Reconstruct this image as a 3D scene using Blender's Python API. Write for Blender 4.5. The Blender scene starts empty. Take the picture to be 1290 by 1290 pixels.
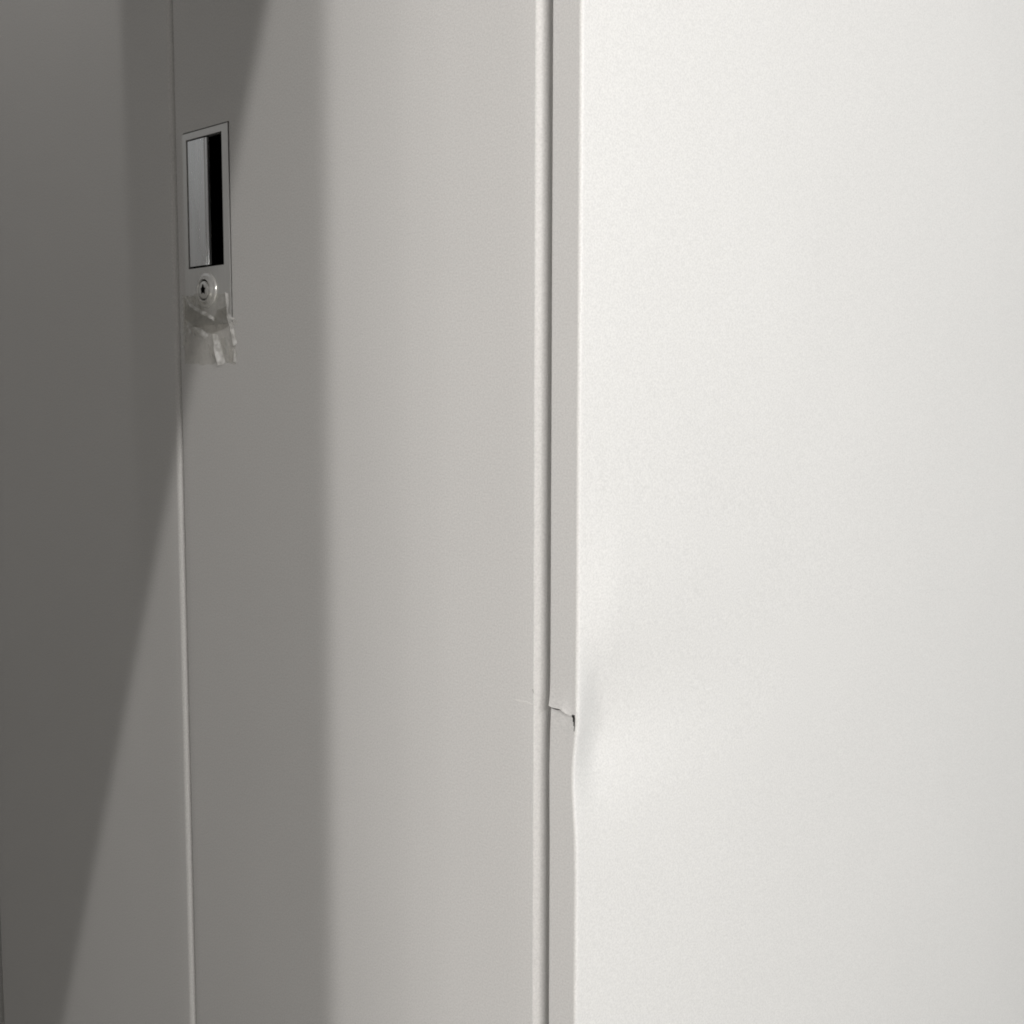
import bpy, bmesh, math, random
from mathutils import Vector, Matrix
random.seed(4)
S = bpy.context.scene
COL = S.collection
EYE = 1.05                                   # eye height above the floor, metres

# ------------------------------------------------------------------ camera
cam_d = bpy.data.cameras.new("camera")
cam = bpy.data.objects.new("camera", cam_d); COL.objects.link(cam)
th, pi_, ro = 0.811662745, 0.091187334, 0.00133226
v = Vector((-math.cos(th)*math.cos(pi_), math.sin(th)*math.cos(pi_), -math.sin(pi_)))
r = v.cross(Vector((0, 0, 1))).normalized(); u = r.cross(v)
r2 = r*math.cos(ro) + u*math.sin(ro); u2 = -r*math.sin(ro) + u*math.cos(ro)
CAM = Vector((0.488703504, -0.575835837, EYE))
cam.matrix_world = Matrix(((r2.x, u2.x, -v.x, CAM.x), (r2.y, u2.y, -v.y, CAM.y), (r2.z, u2.z, -v.z, CAM.z), (0, 0, 0, 1)))
cam_d.sensor_width = 36.0
cam_d.lens = 36.0*1521.606/1290
cam_d.clip_start = 0.02; cam_d.clip_end = 200
S.camera = cam

# ------------------------------------------------------------------ world and exposure
w = bpy.data.worlds.new("World"); S.world = w; w.use_nodes = True
bg = w.node_tree.nodes["Background"]
bg.inputs[0].default_value = (1.0, 0.960, 0.917, 1); bg.inputs[1].default_value = 0.152
S.view_settings.view_transform = 'Standard'; S.view_settings.look = 'None'
S.view_settings.exposure = 0; S.view_settings.gamma = 1
S.render.engine = 'CYCLES'
S.cycles.filter_width = 1.9

# ------------------------------------------------------------------ lamps: spots added with straight cut-offs that stand in for unseen shadow casters
def cut_spot(name, pos, a, b, lit, power, radius, blend, color=(1, .985, .955)):
    """a lamp whose light ends along the straight line a-b on the door; 'lit' lies in the light"""
    pos, a, b, lit = Vector(pos), Vector(a), Vector(b), Vector(lit)
    n = (a-pos).cross(b-pos).normalized()
    if (lit-pos).dot(n) < 0: n = -n
    d = bpy.data.lights.new(name, 'SPOT'); d.energy = power; d.color = color
    d.spot_size = math.pi; d.spot_blend = blend; d.shadow_soft_size = radius
    o = bpy.data.objects.new(name, d); COL.objects.link(o)
    o.matrix_world = Matrix.Translation(pos) @ n.to_track_quat('-Z', 'Y').to_matrix().to_4x4()
    return o

E = EYE
A1, B1 = (-.3215, 0, E+.3119), (-.7315, 0, E-.6749)
WARM = (1, .966, .937)
for fx, fy in ((1.96, -.56), (1.92, -.74), (1.85, -.92), (1.76, -1.10), (1.65, -1.27)):      # one source split into a row, so shadows in the door gaps soften
    cut_spot("cut_spot_far", (fx, fy, E+.62), A1, B1, (0, 0, E), 18.8, .006, .0006, (1, .966, .932))  # the cut shapes the diagonal shadow edge across the doors
for nx, e0, e1, pw, bl in ((.553, -.2620, -.2700, 52, .0105), (.50, -.2420, -.2450, 13, .030), (.45, -.1740, -.1760, 9, .009), (.60, -.1400, -.1400, 7, .008)):
    cut_spot("cut_spot_near", (nx, -2.385, E+.05), (e0, 0, E+.3), (e1, 0, E-.5), (0, 0, E), pw, .012, bl, WARM)  # added near eye height; the cuts shape the vertical shadow edges
cut_spot("cut_spot_aisle", (-.64, -.30, E+.80), (-.5390, 0, E+.36), (-.5310, 0, E+.076), (-.8, 0, E+.3), 1.25, .008, .03, WARM)  # added lamp close to the left door; shapes the lighter band at its top
rl = bpy.data.lights.new("room_light", 'AREA'); rl.shape = 'DISK'; rl.size = 1.0; rl.energy = 97.5; rl.color = (.972, .99, 1)
ro_ = bpy.data.objects.new("room_light", rl); COL.objects.link(ro_)
ro_.location = (4.2, 1.9, E+1.12); ro_.rotation_euler = (Vector((0, .2, E-.1))-ro_.location).to_track_quat('-Z', 'Y').to_euler()

cp = bpy.data.lights.new("reflection_fill", 'AREA'); cp.shape = 'RECTANGLE'; cp.size = .9; cp.size_y = .7; cp.energy = .36; cp.color = (.93, .97, 1)  # added unseen lamp, brightens the reflections in the flap and lock
co = bpy.data.objects.new("reflection_fill", cp); COL.objects.link(co)
co.location = (-2.6, -1.40, E+.93); co.rotation_euler = (Vector((-.42, 0, E+.15))-co.location).to_track_quat('-Z', 'Y').to_euler()

# ------------------------------------------------------------------ materials
def nodes(m):
    m.use_nodes = True
    return m.node_tree.nodes, m.node_tree.links, m.node_tree.nodes["Principled BSDF"]

def paint(name, col, rough=.42, grain=.45, spec=.4, speck=.095):
    m = bpy.data.materials.new(name); N, L, P = nodes(m)
    tc = N.new('ShaderNodeTexCoord')
    n1 = N.new('ShaderNodeTexNoise'); n1.inputs['Scale'].default_value = 4; n1.inputs['Detail'].default_value = 3
    L.new(tc.outputs['Object'], n1.inputs['Vector'])
    n2 = N.new('ShaderNodeTexNoise'); n2.inputs['Scale'].default_value = 950; n2.inputs['Detail'].default_value = 2
    L.new(tc.outputs['Object'], n2.inputs['Vector'])
    mix = N.new('ShaderNodeMix'); mix.data_type = 'RGBA'
    mix.inputs['A'].default_value = (*[c*.975 for c in col], 1); mix.inputs['B'].default_value = (*[min(1, c*1.02) for c in col], 1)
    L.new(n1.outputs['Fac'], mix.inputs['Factor'])
    sp = N.new('ShaderNodeTexNoise'); sp.inputs['Scale'].default_value = 780; sp.inputs['Detail'].default_value = 1.5
    L.new(tc.outputs['Object'], sp.inputs['Vector'])
    mr = N.new('ShaderNodeMapRange'); mr.inputs['From Min'].default_value = .25; mr.inputs['From Max'].default_value = .75
    mr.inputs['To Min'].default_value = 1-speck; mr.inputs['To Max'].default_value = 1+speck
    L.new(sp.outputs['Fac'], mr.inputs['Value'])
    vm = N.new('ShaderNodeVectorMath'); vm.operation = 'SCALE'
    L.new(mix.outputs['Result'], vm.inputs[0]); L.new(mr.outputs['Result'], vm.inputs['Scale']); L.new(vm.outputs[0], P.inputs['Base Color'])
    bump = N.new('ShaderNodeBump'); bump.inputs['Strength'].default_value = grain; bump.inputs['Distance'].default_value = .0004
    L.new(n2.outputs['Fac'], bump.inputs['Height'])
    n3 = N.new('ShaderNodeTexNoise'); n3.inputs['Scale'].default_value = 7; n3.inputs['Detail'].default_value = 1
    L.new(tc.outputs['Object'], n3.inputs['Vector'])
    b2 = N.new('ShaderNodeBump'); b2.inputs['Strength'].default_value = .12; b2.inputs['Distance'].default_value = .01
    L.new(n3.outputs['Fac'], b2.inputs['Height']); L.new(bump.outputs['Normal'], b2.inputs['Normal'])
    L.new(b2.outputs['Normal'], P.inputs['Normal'])
    P.inputs['Roughness'].default_value = rough; P.inputs['Specular IOR Level'].default_value = spec
    return m

def metal(name, col, rough, metallic=1.0, brushed=0.0):
    m = bpy.data.materials.new(name); N, L, P = nodes(m)
    P.inputs['Base Color'].default_value = (*col, 1); P.inputs['Metallic'].default_value = metallic
    tc = N.new('ShaderNodeTexCoord'); mp = N.new('ShaderNodeMapping'); mp.inputs['Scale'].default_value = (160, 160, 14)
    n = N.new('ShaderNodeTexNoise'); n.inputs['Scale'].default_value = 1.0; n.inputs['Detail'].default_value = 4
    L.new(tc.outputs['Object'], mp.inputs['Vector']); L.new(mp.outputs['Vector'], n.inputs['Vector'])
    mr = N.new('ShaderNodeMapRange'); mr.inputs['To Min'].default_value = rough*.8; mr.inputs['To Max'].default_value = rough*1.25
    L.new(n.outputs['Fac'], mr.inputs['Value']); L.new(mr.outputs['Result'], P.inputs['Roughness'])
    if brushed:
        mx = N.new('ShaderNodeMix'); mx.data_type = 'RGBA'
        mx.inputs['A'].default_value = (*[c*(1-brushed) for c in col], 1); mx.inputs['B'].default_value = (*[c*(1+brushed) for c in col], 1)
        L.new(n.outputs['Fac'], mx.inputs['Factor']); L.new(mx.outputs['Result'], P.inputs['Base Color'])
    return m

M_PAINT = paint("cream_powder_coat", (.80, .794, .778))
M_INNER = paint("raw_inner_steel", (.10, .097, .09), .6, .05)
M_SCUFF = paint("bare_scuff", (.88, .87, .85), .5, .02)
M_CHIP = paint("chipped_edge", (.10, .09, .08), .7, .02)
M_PLATE = metal("satin_zinc", (.85, .85, .83), .38, .8, .08)
M_FLAP = metal("brushed_steel", (.88, .895, .90), .27, .92, .22)
M_CHROME = metal("chrome", (.97, .97, .95), .17, .6)
M_BLACK = paint("black_plastic", (.0015, .0015, .0015), .9, .0, .0)

def tape_mat(name, alpha, col, bump_s):
    m = bpy.data.materials.new(name); m.use_nodes = True; N, L = m.node_tree.nodes, m.node_tree.links
    N.clear(); out = N.new('ShaderNodeOutputMaterial')
    tr = N.new('ShaderNodeBsdfTransparent'); tr.inputs[0].default_value = (.955, .95, .935, 1)
    pr = N.new('ShaderNodeBsdfPrincipled'); pr.inputs['Base Color'].default_value = (*col, 1)
    pr.inputs['Roughness'].default_value = .16; pr.inputs['Specular IOR Level'].default_value = .6
    tc = N.new('ShaderNodeTexCoord'); n = N.new('ShaderNodeTexNoise'); n.inputs['Scale'].default_value = 130; n.inputs['Detail'].default_value = 3
    L.new(tc.outputs['Object'], n.inputs['Vector'])
    b = N.new('ShaderNodeBump'); b.inputs['Strength'].default_value = bump_s; b.inputs['Distance'].default_value = .003
    L.new(n.outputs['Fac'], b.inputs['Height']); L.new(b.outputs['Normal'], pr.inputs['Normal'])
    mr = N.new('ShaderNodeMapRange'); mr.inputs['From Min'].default_value = .35; mr.inputs['From Max'].default_value = .7
    mr.inputs['To Min'].default_value = alpha*.35; mr.inputs['To Max'].default_value = min(1, alpha*1.8)
    L.new(n.outputs['Fac'], mr.inputs['Value'])
    mx = N.new('ShaderNodeMixShader'); L.new(mr.outputs['Result'], mx.inputs[0])
    L.new(tr.outputs[0], mx.inputs[1]); L.new(pr.outputs[0], mx.inputs[2]); L.new(mx.outputs[0], out.inputs[0])
    return m
M_TAPE = tape_mat("clear_tape", .17, (.80, .80, .78), .9)
M_FOLD = tape_mat("folded_tape", .66, (.93, .93, .91), .2)

mf = bpy.data.materials.new("grey_floor"); N, L, P = nodes(mf)
n = N.new('ShaderNodeTexNoise'); n.inputs['Scale'].default_value = 9
rp = N.new('ShaderNodeValToRGB'); rp.color_ramp.elements[0].color = (.30, .295, .28, 1); rp.color_ramp.elements[1].color = (.40, .39, .37, 1)
L.new(n.outputs['Fac'], rp.inputs[0]); L.new(rp.outputs[0], P.inputs['Base Color']); P.inputs['Roughness'].default_value = .5

# ------------------------------------------------------------------ helpers
def link(name, verts, faces, mat, parent=None, smooth=True, loc=(0, 0, 0)):
    me = bpy.data.meshes.new(name); me.from_pydata([tuple(p) for p in verts], [], faces); me.update()
    bm = bmesh.new(); bm.from_mesh(me); bmesh.ops.recalc_face_normals(bm, faces=bm.faces); bm.to_mesh(me); bm.free()
    if smooth: me.shade_smooth()
    me.materials.append(mat)
    o = bpy.data.objects.new(name, me); COL.objects.link(o); o.location = loc
    if parent: o.parent = parent
    return o

def empty(name, loc):
    o = bpy.data.objects.new(name, None); COL.objects.link(o); o.location = loc; o.empty_display_size = .05
    return o

def grid(P):                                  # rows of points -> verts, faces
    nr, nc = len(P), len(P[0])
    return [p for row in P for p in row], [(i*nc+j, i*nc+j+1, (i+1)*nc+j+1, (i+1)*nc+j) for i in range(nr-1) for j in range(nc-1)]

def box(x0, x1, y0, y1, z0, z1, bevel=0, seg=2):
    bm = bmesh.new(); bmesh.ops.create_cube(bm, size=1)
    for vv in bm.verts:
        vv.co = Vector(((x0+x1)/2+vv.co.x*(x1-x0), (y0+y1)/2+vv.co.y*(y1-y0), (z0+z1)/2+vv.co.z*(z1-z0)))
    if bevel: bmesh.ops.bevel(bm, geom=bm.edges[:], offset=bevel, segments=seg, profile=.5, affect='EDGES')
    return bm

def link_bm(name, bm, mat, parent=None, smooth=False, loc=(0, 0, 0)):
    me = bpy.data.meshes.new(name); bmesh.ops.recalc_face_normals(bm, faces=bm.faces); bm.to_mesh(me); bm.free()
    if smooth: me.shade_smooth()
    me.materials.append(mat); o = bpy.data.objects.new(name, me); COL.objects.link(o); o.location = loc
    if parent: o.parent = parent
    return o

def sm(t): t = max(0., min(1., t)); return t*t*(3-2*t)

# ------------------------------------------------------------------ floor
fl = link("floor", [(-6, -6, 0), (6, -6, 0), (6, 6, 0), (-6, 6, 0)], [(0, 1, 2, 3)], mf, None, False)
fl["kind"] = "structure"

# ------------------------------------------------------------------ the cabinet
WID, DEP, HGT = .9186, .90, 1.86
DZ0, DZ1 = .09, 1.80                           # doors from / to
cab = empty("metal_cabinet", (-WID/2, DEP/2, 0))
cab["label"] = "off-white two-door steel office cabinet with a dented right front corner and recessed handle"
cab["category"] = "cabinet"
OFF = -Vector(cab.location)

def seq(a, b, fine0, fine1, step, coarse):    # z values, dense between fine0 and fine1
    out, z = [], a
    while z < b-1e-9:
        out.append(z); d = 0 if fine0 <= z <= fine1 else min(abs(z-fine0), abs(z-fine1))
        z += min(coarse, step + d*.25)
    out.append(b); return out

# the dent: surface displacement of the folded corner
def zc(x):                                     # the crease across the front frame
    return E-.1972 - .0034*sm((x+.014)/.009) + .0006*sm((-.020-x)/.003)
def dent_side(y, z):                           # push of the side sheet into the cabinet (-x)
    yy = max(y, 0)
    a = .0098*math.exp(-((z-(E-.2165))/.043)**2)*(.55*math.exp(-(yy/.080)**1.7)+.45*math.exp(-(yy/.17)**1.7))
    hb = z-(E-.238)
    b = .0031*math.exp(-(hb/(.023 if hb > 0 else .034))**2)*sm((E-.203-z)/.012)   # where the corner itself gave way
    d = .0038*math.exp(-((z-(E-.125))/.045)**2)*math.exp(-(yy/.150)**1.6)*sm(yy/.045+.1)
    m = sm(yy/.030+.02)
    return d-(a*m + b*(1-m))
def dent_front(x, z):                          # (dx, dy) of the front frame strip
    c = zc(x); h = z-c
    wl = 1-sm((x+.012)/.009)
    if h >= 0: dy = -.0017*math.exp(-h/.0060)*wl
    else: dy = .0009*math.exp(h/.012)*(.35+.65*wl)
    t = (x+.0236)/.0236
    dx = dent_side(0, z)*(.15+.85*max(0, min(1, t)))
    return dx, dy

RC = .0022                                     # fold radius of the corner
zs = seq(.0, HGT, E-.265, E-.165, .0007, .03)
# make the crease a real step: rows that follow zc(x)
def rowz(z, x):
    return z + (zc(x)-(E-.1972))*math.exp(-((z-(E-.1972))/.015)**2)
zs = sorted(set([z for z in zs if abs(z-(E-.1972)) > .0004] + [E-.1972+.00005, E-.1972-.0004, E-.1972-.0008, E-.1972-.0012, E-.1972-.0016]))
xs = [-.0236 + (.0236-RC)*i/34 for i in range(35)]
rows = []
for z in zs:
    row = []
    for x0, y0 in ((-.0236, .022), (-.0236, .010), (-.0236, .003), (-.0236, .0008)):
        dx, dy = dent_front(x0, rowz(z, x0)); row.append((x0+dx, y0+dy, rowz(z, x0)))
    for i, x in enumerate(xs):
        zz = rowz(z, x); dx, dy = dent_front(x, zz)
        row.append((x+dx+(.0004 if i == 0 else 0), dy, zz))
    rows.append(row)
vs, fs = grid(rows)
def in_tear(p):                                # the open tear beside the corner
    x, y, z = p; zt = z-E
    t = (-.1990-zt)/.0135
    if not 0 <= t <= 1: return False
    xc = -.0034+.0010*t; wd = .0010*(1-sm(t*1.6-.1))+.0003
    return abs(x-xc) < wd
def in_crack(p):                               # the crease has split open towards the door
    h = zc(p[0])-p[2]; return 0 < h < .0016*(1-sm((p[0]+.0195)/.0135)) and p[1] < .002
fs = [f for f in fs if not (in_tear([sum(vs[i][k] for i in f)/4 for k in range(3)]) or in_crack([sum(vs[i][k] for i in f)/4 for k in range(3)]))]
frame = link("front_frame", [Vector(p)+OFF for p in vs], fs, M_PAINT, cab)

ys = []
y = RC
while y < DEP: ys.append(y); y += .0016+.06*(y-RC)
ys.append(DEP)
rows = []
for z in zs:
    row = []
    for k in range(7):                         # the fold
        a = math.pi/2*k/6; x = -RC+RC*math.sin(a); y = RC-RC*math.cos(a)
        zz = rowz(z, x)
        f1 = dent_front(-RC, zz); t = k/6
        row.append((x+f1[0]*(1-t)+dent_side(RC, zz)*t, y+f1[1]*(1-t)*(1-t), zz))
    for y in ys[1:]: row.append((dent_side(y, z), y, rowz(z, 0) if y < .03 else z))
    rows.append(row)
vs, fs = grid(rows)
side = link("side_panel", [Vector(p)+OFF for p in vs], fs, M_PAINT, cab)

# rest of the carcass
T = .0012
def shell(name, *b, mat=M_PAINT):
    return link_bm(name, box(*b), mat, cab, False, OFF)
shell("side_panel", -WID, -WID+T, .0005, DEP, 0, HGT)
shell("front_frame", -WID+.0013, -WID+.0236, .0002, .022, 0, HGT)
shell("back_panel", -WID+.002, -.004, DEP-.004, DEP-.0025, .002, HGT-.002)
shell("top_panel", -WID+.0015, -.004, .0012, DEP-.0045, HGT-.002, HGT)
shell("top_rail", -WID+.0242, -.0242, .0004, .022, DZ1+.003, HGT-.0025)
shell("plinth", -WID+.0242, -.0242, .004, .022, .001, DZ0-.003)
shell("inner_lining", -WID+.004, -.022, .0245, DEP-.006, .004, HGT-.006, mat=M_INNER)

# doors ------------------------------------------------------------
def door_mesh(x0, x1, rl, rr, hole=None):
    """door skin: front plane y=0 between rounded vertical edges; hole = x0,x1,z0,z1 left open for the handle"""
    prof = [(x0, .021), (x0, .013)]
    for k in range(9): a = math.pi/2*k/8; prof.append((x0+rl-rl*math.cos(a), rl-rl*math.sin(a)))
    xsd = [x0+rl+(x1-max(rr, .001)-x0-rl)*i/24 for i in range(1, 24)]
    if hole: xsd = sorted([x for x in xsd if min(abs(x-hole[0]), abs(x-hole[1])) > .004] + [hole[0], hole[1]])
    prof += [(x, 0) for x in xsd]
    if rr > 0:
        for k in range(9): a = math.pi/2*k/8; prof.append((x1-rr+rr*math.sin(a), rr-rr*math.cos(a)))
    else:                                      # folded hem: tight front fold, then a slow roll to the back
        rr = .0055; r1, r2, am = .0016, .014, math.radians(48)
        for k in range(6): a = am*k/5; prof.append((x1+r1*math.sin(a), r1-r1*math.cos(a)))
        bx, by = x1+r1*math.sin(am), r1-r1*math.cos(am)
        for k in range(1, 9): a = am+math.radians(47)*k/8; prof.append((bx+r2*(math.sin(a)-math.sin(am)), by+r2*(math.cos(am)-math.cos(a))))
        x1 = prof[-1][0]
    prof += [(x1, .014), (x1, .021)]
    zz = [DZ0+(DZ1-DZ0)*i/40 for i in range(41)]
    if hole: zz = sorted([z for z in zz if min(abs(z-hole[2]), abs(z-hole[3])) > .004] + [hole[2], hole[3]])
    vs, fs = grid([[(x, y, z) for x, y in prof] for z in zz])
    if hole:
        keep = []
        for f in fs:
            c = [sum(vs[i][k] for i in f)/4 for k in range(3)]
            if not (hole[0] < c[0] < hole[1] and hole[2] < c[2] < hole[3]) or c[1] > .001: keep.append(f)
        fs = keep
    # flat caps at top and bottom
    n = len(prof)
    fs.append(tuple(range(n))); fs.append(tuple(range(len(vs)-n, len(vs)))[::-1])
    return vs, fs

# right door (with the handle)
PX0, PX1, PZ0, PZ1 = -.4490, -.3796, E+.0648, E+.2278
PT = .0003
HX0, HX1, HZ0, HZ1 = -.4430, -.3888, E+.1135, E+.2220      # recess opening
vs, fs = door_mesh(-.4620, -.0384, .0042, -1, (PX0+.0008, PX1+.0018, PZ0+.0003, PZ1+.0008))
door1 = link("door", [Vector(p)+OFF for p in vs], fs, M_PAINT, cab)
door1["label"] = "right-hand door with recessed handle and lock"
# left door
vs, fs = door_mesh(-.8822, -.4662, .0045, .0055)
door2 = link("door", [Vector(p)+OFF for p in vs], fs, M_PAINT, cab)
door2["label"] = "plain left-hand door without a handle"

def sub(name, bm, mat, smooth=False): return link_bm(name, bm, mat, door1, smooth, OFF)

# handle plate: a frame around the opening plus the lock field below, one sheet 1.5 mm thick
def ring_plate(px, hx, y_front, y_back, ch):
    bm = bmesh.new()
    def loop(b, y, i=0):
        return [bm.verts.new((b[0]+i, y, b[2]+i)), bm.verts.new((b[1]-i, y, b[2]+i)), bm.verts.new((b[1]-i, y, b[3]-i)), bm.verts.new((b[0]+i, y, b[3]-i))]
    seqs = [loop(px, y_back), loop(px, y_front+ch), loop(px, y_front, ch), loop(hx, y_front, -ch*.6), loop(hx, y_front+ch*.6), loop(hx, y_back+.001)]
    for a, b in zip(seqs, seqs[1:]):
        for k in range(4): bm.faces.new((a[k], a[(k+1) % 4], b[(k+1) % 4], b[k]))
    return bm
sub("handle_plate", ring_plate((PX0, PX1, PZ0, PZ1), (HX0, HX1, HZ0, HZ1), -PT, .0040, .0002), M_PLATE)
# recess: an open-fronted box of black plastic
bm = box(HX0-.0012, HX1+.0012, .0046, .0195, HZ0-.0012, HZ1+.0012)
for f in [f for f in bm.faces if f.calc_center_median().y < .0047]: bm.faces.remove(f)
sub("handle_recess", bm, M_BLACK)
# finger pull: a steel flap closing the left part of the opening, its free edge folded back
fx0, fx1 = HX0+.0016, -.4150
prof = [(fx0, .004), (fx0, .0006), (fx0+.0006, 0), (fx1-.0012, 0), (fx1-.0006, .0012), (fx1+.0004, .0013), (fx1+.0008, .0003), (fx1+.0022, .0003), (fx1+.0026, .0010), (fx1+.0026, .0032)]
vs, fs = grid([[(x, y, z) for x, y in prof] for z in (HZ0+.0018, HZ0+.0024, HZ1-.0022, HZ1-.0012)])
link("finger_pull", [Vector(p)+OFF for p in vs], fs, M_FLAP, door1, False)

# lock: flared escutcheon, cylinder and key slot
LX, LZ = -.4155, E+.0940
def lathe(prof, n=40, cx=LX, cz=LZ):
    bm = bmesh.new(); rings = []
    for rr, y in prof:
        rings.append([bm.verts.new((cx+rr*math.cos(2*math.pi*k/n), y, cz+rr*math.sin(2*math.pi*k/n))) for k in range(n)])
    for a, b in zip(rings, rings[1:]):
        for k in range(n): bm.faces.new((a[k], a[(k+1) % n], b[(k+1) % n], b[k]))
    return bm, rings
bm, _ = lathe([(.0150, -PT+.0001), (.0150, -PT-.0006), (.0146, -PT-.0012), (.0134, -PT-.0014), (.0122, -PT-.0013), (.0112, -PT-.0022), (.0106, -PT-.0032), (.0099, -PT-.0036), (.0092, -PT-.0035), (.0088, -PT-.0027), (.0088, -PT-.0018)])
sub("lock_escutcheon", bm, M_CHROME, True)
bm, rg = lathe([(.0094, -PT-.0015), (.0093, -PT-.0019)], 36)
bm.faces.new(rg[-1]); sub("lock_seat", bm, M_BLACK)
bm, rg = lathe([(.0075, -PT-.0017), (.0075, -PT-.0030), (.0071, -PT-.0035), (.0066, -PT-.0036)], 36)
bm.faces.new(rg[-1]); sub("lock_cylinder", bm, M_CHROME, True)
star = []
for k in range(10):
    a = math.pi*2*k/10+.35; q = (.0042 if k % 2 == 0 else .0026)*(1, .9, 1.1, .95, .85, 1.05, 1, .9, 1.1, 1)[k]
    star.append((LX+q*math.cos(a)*.9, LZ+.0002+q*math.sin(a)))
bm = bmesh.new(); y0 = -PT-.0041
lo = [bm.verts.new((x, y0+.0006, z)) for x, z in star]; hi = [bm.verts.new((x, y0, z)) for x, z in star]
bm.faces.new(hi)
for k in range(10): bm.faces.new((lo[k], lo[(k+1) % 10], hi[(k+1) % 10], hi[k]))
sub("keyhole", bm, M_BLACK)

# scuff beside the dent and a chip of paint on the edge of the door
def sliver(pts, half, y0, y1):
    bm = bmesh.new(); n = len(pts); a, b, c = [], [], []
    for i, (x, z) in enumerate(pts):
        wv = half*(.25+.75*math.sin(math.pi*(i+.5)/n))
        a.append(bm.verts.new((x, y0, z-wv))); b.append(bm.verts.new((x, y1, z))); c.append(bm.verts.new((x, y0, z+wv)))
    for i in range(n-1):
        bm.faces.new((a[i], a[i+1], b[i+1], b[i])); bm.faces.new((b[i], b[i+1], c[i+1], c[i]))
    return bm
sub("scuff_mark", sliver([(-.0540+.0016*i, E-.1985+.0002*math.sin(i*1.3)) for i in range(11)], .0010, -.00004, -.0005), M_SCUFF, True)
sub("paint_chip", sliver([(-.0386+.0002*i, E-.1885-.0009*i) for i in range(4)], .0009, .0000, -.0002), M_CHIP, True)

# ------------------------------------------------------------------ clear tape over the foot of the handle plate
tape = empty("adhesive_tape", (-.413, 0, E+.062))
tape["label"] = "crumpled clear adhesive tape stuck over the bottom of the handle plate below the lock"
tape["category"] = "tape"
TOFF = -Vector(tape.location)
ridges = [((-.452, .0900), (-.421, .0805), .0016, .0022), ((-.448, .0700), (-.4195, .0500), .0016, .0020), ((-.4105, .0560), (-.394, .0330), .0020, .0026),
          ((-.4410, .0700), (-.4300, .0520), .0010, .0018), ((-.4045, .0600), (-.385, .0400), .0012, .0020), ((-.384, .0880), (-.378, .0620), .0014, .0016), ((-.378, .062), (-.3745, .034), .0013, .0018),
          ((-.421, .0720), (-.412, .0480), .0009, .0020), ((-.418, .0745), (-.385, .0660), .0010, .0020)]
def seg_d(p, a, b):
    ax, az = a; bx, bz = b; px, pz = p
    t = max(0, min(1, ((px-ax)*(bx-ax)+(pz-az)*(bz-az))/((bx-ax)**2+(bz-az)**2)))
    return math.hypot(px-ax-t*(bx-ax), pz-az-t*(bz-az)), t
def tape_y(x, z):                              # z relative to the eye
    on_plate = sm((z-.0615)/.004)*sm((x+.4515)/.003)*sm((-.3765-x)/.003)
    y = -.0003-(PT+.0003)*on_plate
    d = math.hypot(x-LX, z-.094)
    y -= .0050*sm((.0185-d)/.007)*(1 if z < .0915 else .8)
    for a, b, h, wd in ridges:
        q, t = seg_d((x, z), a, b); y -= .4*h*math.exp(-(q/wd*1.4)**2)*(.5+.5*math.sin(math.pi*min(1, .15+t*.8)))
    return y
TW, TH = 70, 56
rows = []
rnd = random.Random(7)
ragR = [0.0011*math.sin(j*.55)+.0006*rnd.uniform(-1, 1) for j in range(TH+1)]
for j in range(TH+1):
    s = j/TH; row = []
    for i in range(TW+1):
        t = i/TW
        xl = -.4530+.0004*math.sin(j*.4); xr = (-.3835 if s < .45 else -.3835+.0100*sm((s-.45)/.12)) + ragR[j]*.6
        x = xl+(xr-xl)*t
        top = .0915-.0012*t-.0006*math.sin(t*9); bot = .0318+.0009*math.sin(t*11)+.0005*math.sin(t*31)
        z = top+(bot-top)*s
        row.append((x, tape_y(x, z), E+z))
    rows.append(row)
vs, fs = grid(rows)
link("tape_film", [Vector(p)+TOFF for p in vs], fs, M_TAPE, tape)
M_HAZE = tape_mat("hazy_tape", .30, (.93, .93, .91), .4)
M_SHADE = tape_mat("shaded_tape", .07, (.30, .30, .29), .6)  # plate's dark reflection and the shade under the tape, painted as a tint
M_SHADE.node_tree.nodes["Transparent BSDF"].inputs[0].default_value = (.86, .855, .84, 1)
def facet(pts, mat, lift, lean=0.0):
    """a creased or darkened patch of the tape, standing off the film; lean tips its right side forward"""
    bm = bmesh.new(); out = []
    for i, (x, z) in enumerate(pts):           # soften the outline with extra points
        x2, z2 = pts[(i+1) % len(pts)]
        n = max(1, int(math.hypot(x2-x, z2-z)/.003))
        for k in range(n):
            t = k/n; jx = rnd.uniform(-1, 1)*.00028; jz = rnd.uniform(-1, 1)*.00028
            out.append((x+(x2-x)*t+jx, z+(z2-z)*t+jz))
    vs = [bm.verts.new((x, 0, z)) for x, z in out]
    es = [bm.edges.new((vs[i], vs[(i+1) % len(vs)])) for i in range(len(vs))]
    bmesh.ops.triangle_fill(bm, use_beauty=True, edges=es)
    mz = sum(p[1] for p in pts)/len(pts); mx = sum(p[0] for p in pts)/len(pts)
    k = sum((p[0]-mx)*(p[1]-mz) for p in pts)/max(1e-9, sum((p[1]-mz)**2 for p in pts))
    for v_ in bm.verts:
        x, z = v_.co.x, v_.co.z
        off = x-mx-k*(z-mz)                    # distance from the middle line of the fold
        yy = min(tape_y(x, z)-.0002, tape_y(x, z)-lift+lean*off+rnd.uniform(-1, 1)*.00012)
        v_.co = Vector((x-yy*.25, yy, E+z))+TOFF
    return link_bm("tape_fold", bm, mat, tape, True)
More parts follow.
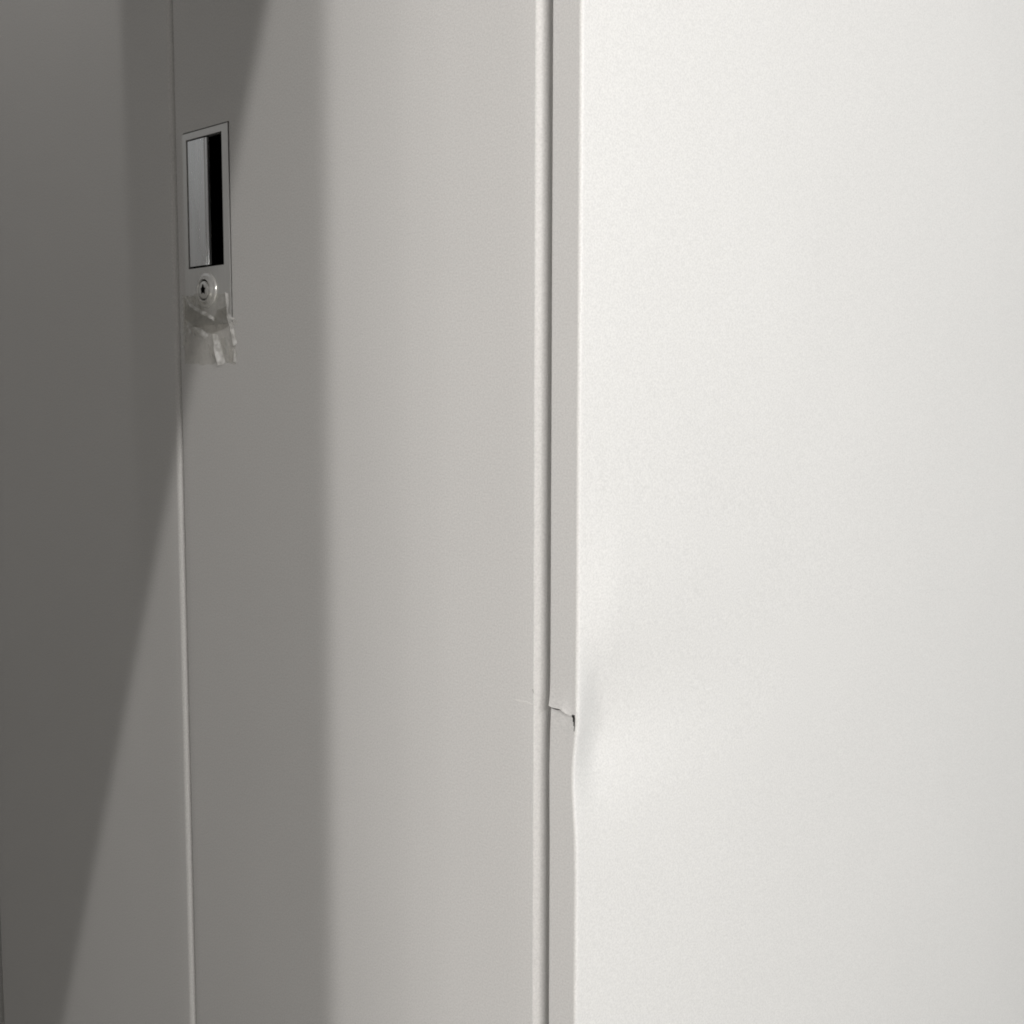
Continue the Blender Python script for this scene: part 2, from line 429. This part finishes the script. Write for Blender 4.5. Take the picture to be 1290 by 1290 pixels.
facet([(-.4485, .0860), (-.4358, .0806), (-.4216, .0741), (-.4040, .0698), (-.3989, .0765), (-.3843, .0788), (-.3829, .0696), (-.3794, .0645), (-.3884, .0603), (-.4094, .0573), (-.4222, .0601), (-.4365, .0642), (-.4487, .0711)], M_SHADE, .0003)  # dark patch over the plate's foot with the shade painted in, not a fold
facet([(-.4045, .0563), (-.3994, .0561), (-.3945, .0448), (-.3888, .0309), (-.3967, .0300), (-.4003, .0395)], M_FOLD, .0014, .55)
facet([(-.4329, .0631), (-.4257, .0626), (-.4138, .0556), (-.4179, .0525), (-.4230, .0566)], M_FOLD, .0012, .45)
facet([(-.4534, .0918), (-.4492, .0911), (-.4506, .0807), (-.4478, .0694), (-.4497, .0520), (-.4530, .0453), (-.4543, .0489), (-.4537, .0713)], M_HAZE, .0005, .2)
facet([(-.4501, .0909), (-.4289, .0904), (-.4281, .0850), (-.4221, .0792), (-.4187, .0752), (-.4258, .0779), (-.4358, .0817)], M_HAZE, .0005)
facet([(-.4494, .0892), (-.4357, .0829), (-.4222, .0777), (-.4033, .0706), (-.4048, .0682), (-.4216, .0745), (-.4373, .0808)], M_FOLD, .0010, .35)
facet([(-.3857, .0903), (-.3822, .0890), (-.3812, .0726), (-.3709, .0653), (-.3723, .0629), (-.3764, .0625), (-.3744, .0541), (-.3717, .0479), (-.3753, .0456), (-.3775, .0542), (-.3802, .0626), (-.3832, .0696), (-.3839, .0796)], M_FOLD, .0007, .30)
facet([(-.3770, .0439), (-.3741, .0419), (-.3731, .0327), (-.3765, .0317), (-.3756, .0374)], M_FOLD, .0007, .4)
facet([(-.3956, .0527), (-.3887, .0537), (-.3822, .0444), (-.3764, .0336), (-.3867, .0319), (-.3892, .0392)], M_HAZE, .0004)
facet([(-.4498, .0702), (-.4472, .0694), (-.4396, .0588), (-.4423, .0585)], M_FOLD, .0008, .4)
facet([(-.4147, .0485), (-.4115, .0476), (-.4060, .0358), (-.4088, .0358)], M_HAZE, .0006)
facet([(-.4387, .0627), (-.4359, .0618), (-.4324, .0561), (-.4351, .0558)], M_HAZE, .0006)
facet([(-.4068, .0715), (-.4040, .0706), (-.4027, .0674), (-.4051, .0676)], M_FOLD, .0012, .3)
